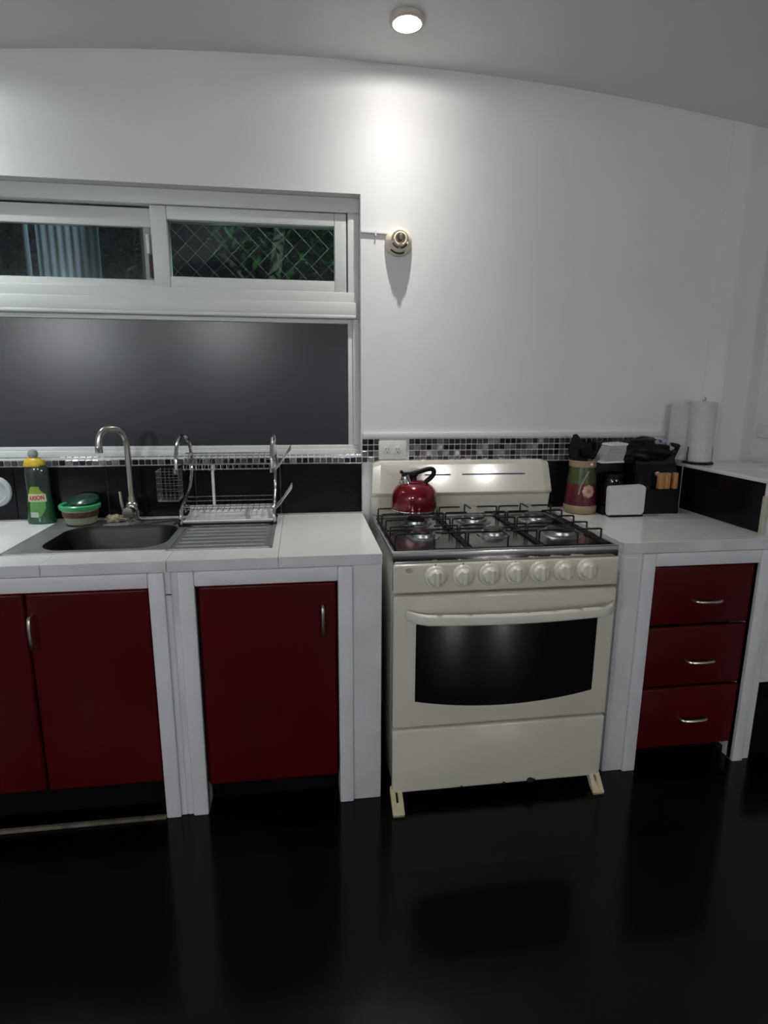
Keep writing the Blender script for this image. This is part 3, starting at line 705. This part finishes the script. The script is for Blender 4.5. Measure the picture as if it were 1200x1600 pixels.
bm = BM(); prism(bm, [(-.034, 2.003), (.070, 2.000), (.070, 2.009), (-.034, 2.012)], -.010, 0, 'y', .002)
obj('duct', bm, M['trimwhite'], cd); obj('clip', box(BM(), .020, .026, -.013, 0, 1.992, 2.014, .001, 1), M['trimwhite'], cd)
ou = thing('power_outlet', (.096, -.008, 1.165), 'white double power outlet set in the mosaic strip behind the stove', 'outlet')
obj('plate', box(BM(), .037, .155, -.0165, -.004, 1.126, 1.204, .004, 2), M['socketplate'], ou)
for x in (.072, .116):
    r_ = obj('receptacle', box(BM(), x-.014, x+.014, -.0185, -.015, 1.148, 1.184, .003, 2), M['socketplate'], ou)
    for dx in (-.005, .005): obj('pin_slot', box(BM(), x+dx-.0012, x+dx+.0012, -.0190, -.018, 1.164, 1.173), M['slot'], r_)
    obj('pin_slot', box(BM(), x-.002, x+.002, -.0190, -.018, 1.153, 1.158), M['slot'], r_)
sw = thing('side_outlet', (1.765, -.08, 1.235), 'small pale socket box on the side wall at the right edge', 'outlet')
obj('plate', box(BM(), 1.755, 1.765, -.125, -.030, 1.21, 1.262, .003, 2), M['socketplate'], sw)
obj('rocker', box(BM(), 1.7525, 1.756, -.095, -.060, 1.222, 1.250, .002, 2), M['socketplate'], sw)

# ================================================================== things in the right corner
jx, jy = .903, -.095
jr = thing('utensil_crock', (jx, jy, H), 'maroon and green painted crock with a pink flower beside the stove', 'crock')
obj('foot_band', lathe(BM(), [(.060, 0), (.066, .004), (.069, .012), (.069, .032), (.066, .037)], (jx, jy, H), 32), M['tan'], jr)
obj('maroon_belly', lathe(BM(), [(.066, .036), (.066, .060), (.063, .100), (.0605, .130)], (jx, jy, H), 32), M['jar'], jr)
obj('green_shoulder', lathe(BM(), [(.0605, .130), (.057, .165), (.053, .198)], (jx, jy, H), 32), M['jargreen'], jr)
obj('rim_band', lathe(BM(), [(.053, .197), (.056, .200), (.056, .222), (.053, .226), (.048, .224), (.046, .15), (0, .15)], (jx, jy, H), 32), M['tan'], jr)
def jp(u, z, l=0.):
    r = .066 if z < .06 else .066-(z-.06)*.0785
    a = -PI/2-.12+u/r; return Vector((jx+(r+l)*math.cos(a), jy+(r+l)*math.sin(a), H+z))
fw = None
for k in range(8):
    a = 2*PI*k/8; bm = BM(); cu_, cz_ = .011+.0175*math.cos(a), .100+.0175*math.sin(a)
    v0 = bm.verts.new(jp(cu_, cz_, .004)); ring = [bm.verts.new(jp(cu_+.0105*math.cos(t*PI/5), cz_+.0105*math.sin(t*PI/5), .0008)) for t in range(10)]
    for t in range(10): bm.faces.new((v0, ring[t], ring[(t+1) % 10]))
    bm.faces.new(ring[::-1])
    obj('petal', bm, M['pink'], jr)
bm = BM(); v0 = bm.verts.new(jp(.011, .100, .007)); ring = [bm.verts.new(jp(.011+.009*math.cos(t*PI/6), .100+.009*math.sin(t*PI/6), .002)) for t in range(12)]
for t in range(12): bm.faces.new((v0, ring[t], ring[(t+1) % 12]))
obj('flower_centre', bm, mat('rose_centre', (.42, .20, .15), .5, var=.3, vscale=60), jr)
obj('leaf_spray', tube(BM(), [jp(-.030, .085, .001), jp(-.022, .125, .001), jp(-.010, .150, .001), jp(.008, .185, .001)], .0028, 6), mat('pale_stem_paint', (.30, .27, .17), .5, var=.2, vscale=30), jr)
bm = BM(); bmesh.ops.create_icosphere(bm, subdivisions=2, radius=.0065); bm.transform(Matrix.Translation(jp(.018, .212, .002)))
obj('bead', bm, M['bead'], jr, label='ivory bead on the rim')
def utensil(name, base, tip, head, label, cat):
    u = thing(name, base, label, cat, 'black utensils in the painted crock')
    b0, t0 = Vector(base), Vector(tip)
    obj('stem', tube(BM(), [b0, b0.lerp(t0, .5), t0], .0055, 8), M['black'], u)
    d = (t0-b0).normalized()
    if head == 'spatula': bm = prism(BM(), [(-.014, -.05), (.014, -.05), (.034, -.01), (.036, .035), (.026, .062), (.006, .088), (-.008, .088), (-.022, .06), (-.036, .030), (-.034, -.01)], -.004, .004, 'y', .002)
    elif head == 'turner': bm = prism(BM(), [(-.012, -.03), (.012, -.03), (.034, .01), (.036, .075), (-.034, .066), (-.032, .01)], -.003, .003, 'y', .001)
    else: bm = lathe(BM(), [(.0, -.012), (.020, -.008), (.031, .010), (.034, .026), (.030, .026), (.018, .008), (0, .004)], (0, 0, .02), 20)
    X_ = Vector((1, 0, 0)); X_ = (X_-d*X_.dot(d)).normalized(); M3 = Matrix((X_, d.cross(X_), d)).transposed().to_4x4(); M3.translation = t0
    bm.transform(M3); obj('head', bm, M['black'], u)
z0_ = H+.1515
utensil('spatula', (jx-.012, jy+.006, z0_), (jx-.024, jy+.012, H+.246), 'spatula', 'black pointed spatula, the tallest utensil standing in the painted crock', 'spatula')
utensil('turner', (jx+.016, jy+.020, z0_), (jx+.030, jy+.036, H+.228), 'turner', 'black flat slotless turner leaning back right in the painted crock', 'turner')
utensil('ladle', (jx+.005, jy-.016, z0_), (jx+.012, jy-.012, H+.225), 'ladle', 'black ladle with a round cup standing in the painted crock', 'ladle')

cm = thing('coffee_maker', (1.03, -.11, H), 'black coffee maker with a slanted grey top behind the white napkin pack', 'coffee maker')
bm = BM(); box(bm, .965, 1.098, -.175, -.025, H, H+.035, .006, 2); box(bm, .965, 1.098, -.080, -.025, H+.03, H+.300, .006, 2); box(bm, .972, 1.098, -.155, -.025, H+.215, H+.245, .005, 2)
obj('housing', bm, M['black'], cm)
obj('carafe', lathe(BM(), [(.045, .036), (.052, .045), (.054, .09), (.048, .130), (.040, .150), (.041, .158), (0, .160)], (1.028, -.125, H), 28), M['bag'] if False else M['ovenglass'], cm)
obj('carafe_lid', lathe(BM(), [(.040, .158), (.040, .170), (.02, .178), (0, .178)], (1.028, -.125, H), 24), M['black'], cm)
hd = obj('grey_top', prism(BM(), [(.955, H+.226), (.985, H+.282), (.992, H+.296), (1.058, H+.300), (1.055, H+.27), (1.046, H+.226)], -.165, -.085, 'y', .004), M['greyplastic'], cm, label='slanted grey plastic top')
obj('top_lip', prism(BM(), [(.985, H+.290), (.992, H+.297), (1.060, H+.301), (1.058, H+.293)], -.169, -.084, 'y', .001), M['pvc'], hd)
obj('bottom_lip', prism(BM(), [(.950, H+.219), (.953, H+.227), (1.047, H+.229), (1.047, H+.221)], -.170, -.084, 'y', .001), M['pvc'], hd)

nk = thing('napkin_pack', (1.045, -.235, H), 'white square napkin pack standing in front of the black coffee maker', 'napkins')
bm = BM(); n = 14; outl = []
for i, (x, z) in enumerate(rrect(.969, 1.128, H+.008, H+.131, .014, 3)):
    outl.append((x+.002*math.sin(i*1.7), z+.003*math.sin(i*2.3+1)))
prism(bm, outl, -.215, -.190, 'y', .0016)
obj('pack', bm, M['paperwhite'], nk)
obj('stand', box(BM(), .975, 1.125, -.218, -.186, H, H+.008, .002, 1), M['black'], nk, label='thin black base')

kb = thing('knife_block', (1.22, -.10, H), 'tall black knife block in the corner by the bar wall', 'knife block')
obj('block', prism(BM(), [(-.175, H), (-.03, H), (-.03, H+.235), (-.10, H+.255), (-.150, H+.150)], 1.120, 1.318, 'x', .006), M['black'], kb)
obj('slot_face', prism(BM(), [(-.1605, H+.105), (-.156, H+.105), (-.106, H+.240), (-.110, H+.242)], 1.13, 1.308, 'x'), M['ovenglass'], kb)
for i, (x, tilt, ln, lb) in enumerate(((1.226, .06, .070, 'wooden knife handle, the wider left one of two in the black block'), (1.276, -.05, .070, 'wooden knife handle, the slimmer right one of two in the black block'))):
    kn = thing('knife', (x, -.155, H+.12), lb, 'knife', 'wooden handled knives in the black block')
    w = .013 if i == 0 else .010
    bm = BM()
    for dx in ((-.0135, .0135) if i == 0 else (0,)): box(bm, x+dx-w*.98+.0, x+dx+w*.98, -.192, -.172, H+.110, H+.178, .003, 2)
    o = obj('handle', bm, M['wood'], kn)
    obj('bolster', box(BM(), x-w*.7, x+w*.7, -.178, -.148, H+.124, H+.150, .001, 1), M['steel'], kn)
st_ = thing('steel_sharpener', (1.205, -.17, H+.18), 'small round grey knob beside the left wooden knife handle', 'knob')
obj('knob', lathe(BM(), [(.006, -.0), (.009, .006), (.010, .014), (.006, .020), (0, .021)], (1.203, -.158, H+.172), 16, axis='y'), M['greycap'], st_)
# black bag slumped over the block
bm = BM(); bmesh.ops.create_icosphere(bm, subdivisions=4, radius=1)
for v in bm.verts:
    p = v.co.copy(); k = 1+.05*math.sin(7*p.x+2)+.06*math.cos(9*p.y+5*p.z)+.05*math.sin(13*p.z+4*p.x)
    x, y, z = p.x*.128*k, p.y*.055*k, p.z*.062*k
    if p.x > .55 and p.z > -.1: x += (p.x-.55)*.085; z += (p.x-.55)*.02
    z = max(z, -.030-.02*p.x)
    v.co = Vector((x, y, z))
bm.transform(Matrix.Translation((1.176, -.085, H+.2555)))
bgo = thing('plastic_bag', (1.19, -.085, H+.25), 'crumpled black plastic bag lying on top of the knife block', 'bag')
obj('sack', bm, M['bag'], bgo, angle=60)
bm = prism(BM(), [(1.262, H+.222), (1.292, H+.262), (1.338, H+.279), (1.318, H+.228), (1.292, H+.195)], -.108, -.100, 'y', .002)
obj('pointed_corner', bm, M['bag'], bgo)
fm = obj('plastic_film', tube(BM(), smooth_path([(1.210, -.120, H+.304), (1.235, -.125, H+.296), (1.250, -.130, H+.305), (1.268, -.130, H+.292), (1.285, -.128, H+.272)], 4), [.007+.004*math.sin(i*1.3) for i in range(17)], 6), M['film'], bgo, label='shiny pale film at the bag mouth')

# paper towel on the ledge
tx, ty = 1.442, -.085
tw = thing('paper_towel_roll', (tx, ty, HL), 'white paper towel roll on a dark holder on the bar ledge', 'paper towel')
obj('holder_base', lathe(BM(), [(.062, .0005), (.064, .004), (.060, .009), (0, .010)], (tx, ty, HL), 32), M['black'], tw)
obj('roll', lathe(BM(), [(.020, .010), (.050, .010), (.0535, .014), (.0535, .262), (.050, .266), (.020, .266)], (tx, ty, HL), 40), M['towel'], tw)
obj('post', lathe(BM(), [(.006, .009), (.006, .272), (.009, .276), (.007, .286), (0, .288)], (tx, ty, HL), 14), M['chrome'], tw)
for sx in (-1, 1):
    obj('guide_wire', tube(BM(), [(tx+sx*.058, ty-.01, HL+.006), (tx+sx*.060, ty-.01, HL+.045), (tx+sx*.058, ty-.01, HL+.075)], .0022, 6), M['black'], tw)
bm = BM(); P = [(tx-.050, ty+.020), (tx-.055, ty+.030), (tx-.066, ty+.040), (tx-.084, ty+.048), (tx-.105, ty+.052), (tx-.118, ty+.050)]
P = smooth_path([(x, y, 0) for x, y in P], 4)
fr = [[bm.verts.new((p.x, p.y+d, HL+z)) for p in P] for d, z in ((0, .012), (0, .258), (.0012, .258), (.0012, .012))]
for a, b in ((0, 1), (1, 2), (2, 3), (3, 0)):
    for i in range(len(P)-1): bm.faces.new((fr[a][i], fr[a][i+1], fr[b][i+1], fr[b][i]))
bm.faces.new([fr[k][0] for k in range(4)]); bm.faces.new([fr[k][-1] for k in range(4)])
obj('loose_sheet', bm, M['towel'], tw, label='loose end of paper hanging to the left')

# ================================================================== lamps
def downlight(x, y, watts, label, size=.009, group='ceiling downlights along the kitchen wall', beam=True, tint=(1, .97, .93)):
    z = zc(x); t = thing('recessed_downlight', (x, y, z), label, 'ceiling light', group)
    obj('trim_ring', lathe(BM(), [(.058, .004), (.058, -.013), (.054, -.0175), (.047, -.0175), (.044, -.014), (.043, .004)], (x, y, z), 36), M['ring'], t)
    obj('bulb', lathe(BM(), [(.0345, .0035), (.033, -.001), (.022, -.004), (0, -.005)], (x, y, z), 28), M['bulb'], t)
    l = bpy.data.lights.new('downlight_lamp', 'POINT'); l.energy = watts; l.shadow_soft_size = size; l.color = tint
    if beam:                                     # a reflector lamp: narrow beam plus a wide weak spill
        l.use_nodes = True; nt = l.node_tree; em = nt.nodes['Emission']
        tc = nt.nodes.new('ShaderNodeTexCoord'); sx = nt.nodes.new('ShaderNodeSeparateXYZ'); nt.links.new(tc.outputs['Normal'], sx.inputs[0])
        def mth(op, a, b):
            n = nt.nodes.new('ShaderNodeMath'); n.operation = op
            for i, v in enumerate((a, b)):
                if isinstance(v, (int, float)): n.inputs[i].default_value = v
                else: nt.links.new(v, n.inputs[i])
            return n.outputs[0]
        c_ = mth('ABSOLUTE', sx.outputs['Z'], 0.)
        tot = mth('ADD', mth('ADD', mth('MULTIPLY', mth('POWER', c_, 4.5), .24), .030), mth('MULTIPLY', mth('POWER', c_, 18.), .20))
        nt.links.new(tot, em.inputs['Strength'])
    lo_ = bpy.data.objects.new('downlight_lamp', l); COL.objects.link(lo_); lo_.parent = t; lo_.location = (0, 0, -.0075)
    return t
downlight(.090, -.275, LAMP, 'lit recessed ceiling downlight in front of the wall above the stove')
downlight(-1.60, -.275, LAMP*1.35, 'recessed ceiling downlight left of the window outside the photo', tint=(.90, .98, 1.))
def pendant(x, y, z, label, mt='globe', k=1.):
    t = thing('pendant_lamp', (x, y, zc(x)), label, 'lamp', 'pendant lamps in the room')
    obj('cord', tube(BM(), [(x, y, zc(x)), (x, y, z+.115)], .004, 6), M['black'], t)
    obj('canopy', lathe(BM(), [(.05, 0), (.048, -.02), (0, -.025)], (x, y, zc(x)), 20), M['ring'], t)
    obj('globe', lathe(BM(), [(a*k, b*k) for a, b in ((0, -.08), (.045, -.066), (.075, -.03), (.08, 0), (.07, .04), (.04, .072), (.015, .085), (0, .09))], (x, y, z), 28), M[mt], t)
    obj('shade', lathe(BM(), [(.012, .125), (.06, .118), (.13, .100), (.165, .085), (.163, .080), (.13, .094), (.06, .108), (.012, .11)], (x, y, z), 36), M['pvc'], t)  # wide dish added to keep direct light off the ceiling
pendant(2.12, -7.7, 2.34, 'left one of two small globe pendants at the far room end', 'globe_far', .45)
pendant(2.98, -7.7, 2.34, 'right one of two small globe pendants at the far room end', 'globe_far', .45)
pendant(-1.05, -3.9, 2.06, 'added white globe fill light hanging unseen close behind the camera', 'globe', .90)  # unseen globe added to raise the light in the room
pendant(-2.8, -4.6, 2.05, 'added unseen white globe fill light by the left wall behind the camera', 'globe', 1.28)  # second unseen globe, added to fill from the left


# ================================================================== garden beyond the window
gd = struct('ground', box(BM(), -8, 8, .14, 9, -.25, -.02), M['soil'])
gl = bpy.data.lights.new('garden_fill_lamp', 'POINT'); gl.energy = GARDEN_FILL; gl.shadow_soft_size = .06; gl.color = (.80, 1., .95)
wl = thing('garden_fill_lamp', (-.2, .25, 2.9), 'added unseen fill lamp above the window lighting the garden', 'lamp')  # lamp added out of view to brighten the plants
obj('shade', lathe(BM(), [(.03, .10), (.06, .06), (.075, .03), (.07, .028), (.03, .09)], (-.2, .28, 2.85), 24), M['pvc'], wl)
obj('bracket', tube(BM(), [(-.2, .14, 2.95), (-.2, .28, 2.95)], .01, 8), M['pvc'], wl)
glo = bpy.data.objects.new('garden_fill_light', gl); COL.objects.link(glo); glo.parent = wl; glo.location = (0, .03, -.03)
# chain-link fence
fe = thing('chain_link_fence', (-.3, .78, 0), 'galvanised chain-link fence standing just outside the right window pane', 'fence')
bm = BM(); pt = .088; zz0, zz1 = 0., 2.75
nx = int(1.5/pt); nz = int((zz1-zz0)/pt)
for i in range(nx):
    x0 = -1.0+i*pt
    for s in (0, 1):
        pts = []
        for j in range(nz+1):
            o_ = pt if (j+s) % 2 else 0
            pts.append((x0+o_*1.0, .78+(.002 if s else -.002), zz0+j*pt))
        tube(bm, pts, .0014, 3, caps=False)
obj('wire_mesh', bm, M['galv'], fe, kind='stuff')
for x in (-1.02, .58): obj('post', tube(BM(), [(x, .80, -.03), (x, .80, 2.8)], .024, 10), M['galv'], fe)
obj('top_rail', tube(BM(), [(-1.02, .80, 2.76), (.58, .80, 2.76)], .018, 8), M['galv'], fe)
def tree(x, y, h, lean, seed, label, lm, nleaf, spread, name='tree', zlo=.6, r=.05, leafsize=.05):
    rnd = random.Random(seed); t = thing(name, (x, y, -.02), label, 'tree' if name == 'tree' else 'shrub')
    pts = [(x+lean*k/6+.05*math.sin(k*1.3+seed), y+.04*math.cos(k+seed), -.03+h*k/6) for k in range(7)]
    tk = obj('trunk', tube(BM(), smooth_path(pts, 3), [r*(1-.6*i/18) for i in range(19)], 9), M['bark'], t)
    for b in range(4):
        k = 3+b % 3; p = Vector(pts[k]); q = p+Vector((rnd.uniform(-.5, .5), rnd.uniform(-.2, .4), rnd.uniform(.25, .55)))
        obj('branch', tube(BM(), smooth_path([p, p.lerp(q, .5)+Vector((0, 0, .05)), q], 3), [r*.4*(1-.1*i) for i in range(7)], 6), M['bark'], tk)
    bm = BM()
    for _ in range(nleaf):
        a = rnd.random()*2*PI; rr = spread*math.sqrt(rnd.random()); zz = zlo+(h+.25-zlo)*rnd.random()
        c_ = Vector((x+lean*zz/h+rr*math.cos(a), y+rr*.5*math.sin(a)+.05, zz))
        d = Vector((rnd.gauss(0, 1), rnd.gauss(0, 1), rnd.gauss(-.3, .7))).normalized(); u, v = frame_of(d)
        L = leafsize*rnd.uniform(.6, 1.4)
        q = [c_-d*L, c_+u*L*.42, c_+d*L, c_-u*L*.42]
        bm.faces.new([bm.verts.new(k_) for k_ in q])
    obj('foliage', bm, lm, t, kind='stuff')
tree(-.86, 1.62, 2.9, .52, 2, 'leaning grey tree trunk with dark leaves behind the chain-link fence', M['leaf'], 900, .42, zlo=.9, r=.075)
tree(.20, 1.25, 2.7, -.1, 5, 'bright green leafy shrub at the right end of the chain-link fence', M['leaf2'], 700, .30, 'shrub', .5, .03, .06)
tree(-1.12, 1.02, 2.6, .02, 8, 'dark green shrub between the blue-grey sheet and the chain-link fence', M['leaf'], 420, .13, 'shrub', .5, .02, .04)
tree(-2.15, 1.75, 2.8, .1, 11, 'dark shadowy shrub at the far left behind the window', M['leaf'], 1100, .5, 'shrub', .5, .04)
tree(.05, 3.2, 3.5, .2, 14, 'tall dark tree at the back of the garden', M['leaf'], 2600, 1.1, zlo=.6, r=.07, leafsize=.08)
tree(-2.4, 3.6, 3.6, -.1, 17, 'wide dark tree at the back left of the garden', M['leaf'], 2600, 1.1, zlo=.6, r=.07, leafsize=.08)

# corrugated sheet and pole seen through the left pane
bm = BM(); xs_ = [-1.60+.305*i/80 for i in range(81)]; A = [[bm.verts.new((x, 1.0+.0035*math.sin((x+1.60)*2*PI/.0385)+t, z)) for x in xs_] for t, z in ((0, -.03), (0, 2.7), (.006, 2.7), (.006, -.03))]
for a, b in ((0, 1), (1, 2), (2, 3), (3, 0)):
    for i in range(80): bm.faces.new((A[a][i], A[a][i+1], A[b][i+1], A[b][i]))
bm.faces.new([A[k][0] for k in range(4)]); bm.faces.new([A[k][80] for k in range(4)])
tag(obj('corrugated_sheet', bm, M['sheet']), 'upright blue-grey corrugated sheet outside the left window pane', 'sheet')
tag(obj('garden_pole', tube(BM(), [(-1.655, 1.02, -.03), (-1.655, 1.02, 2.7)], .013, 10), M['sheet']), 'thin grey pole left of the blue-grey corrugated sheet', 'pole')
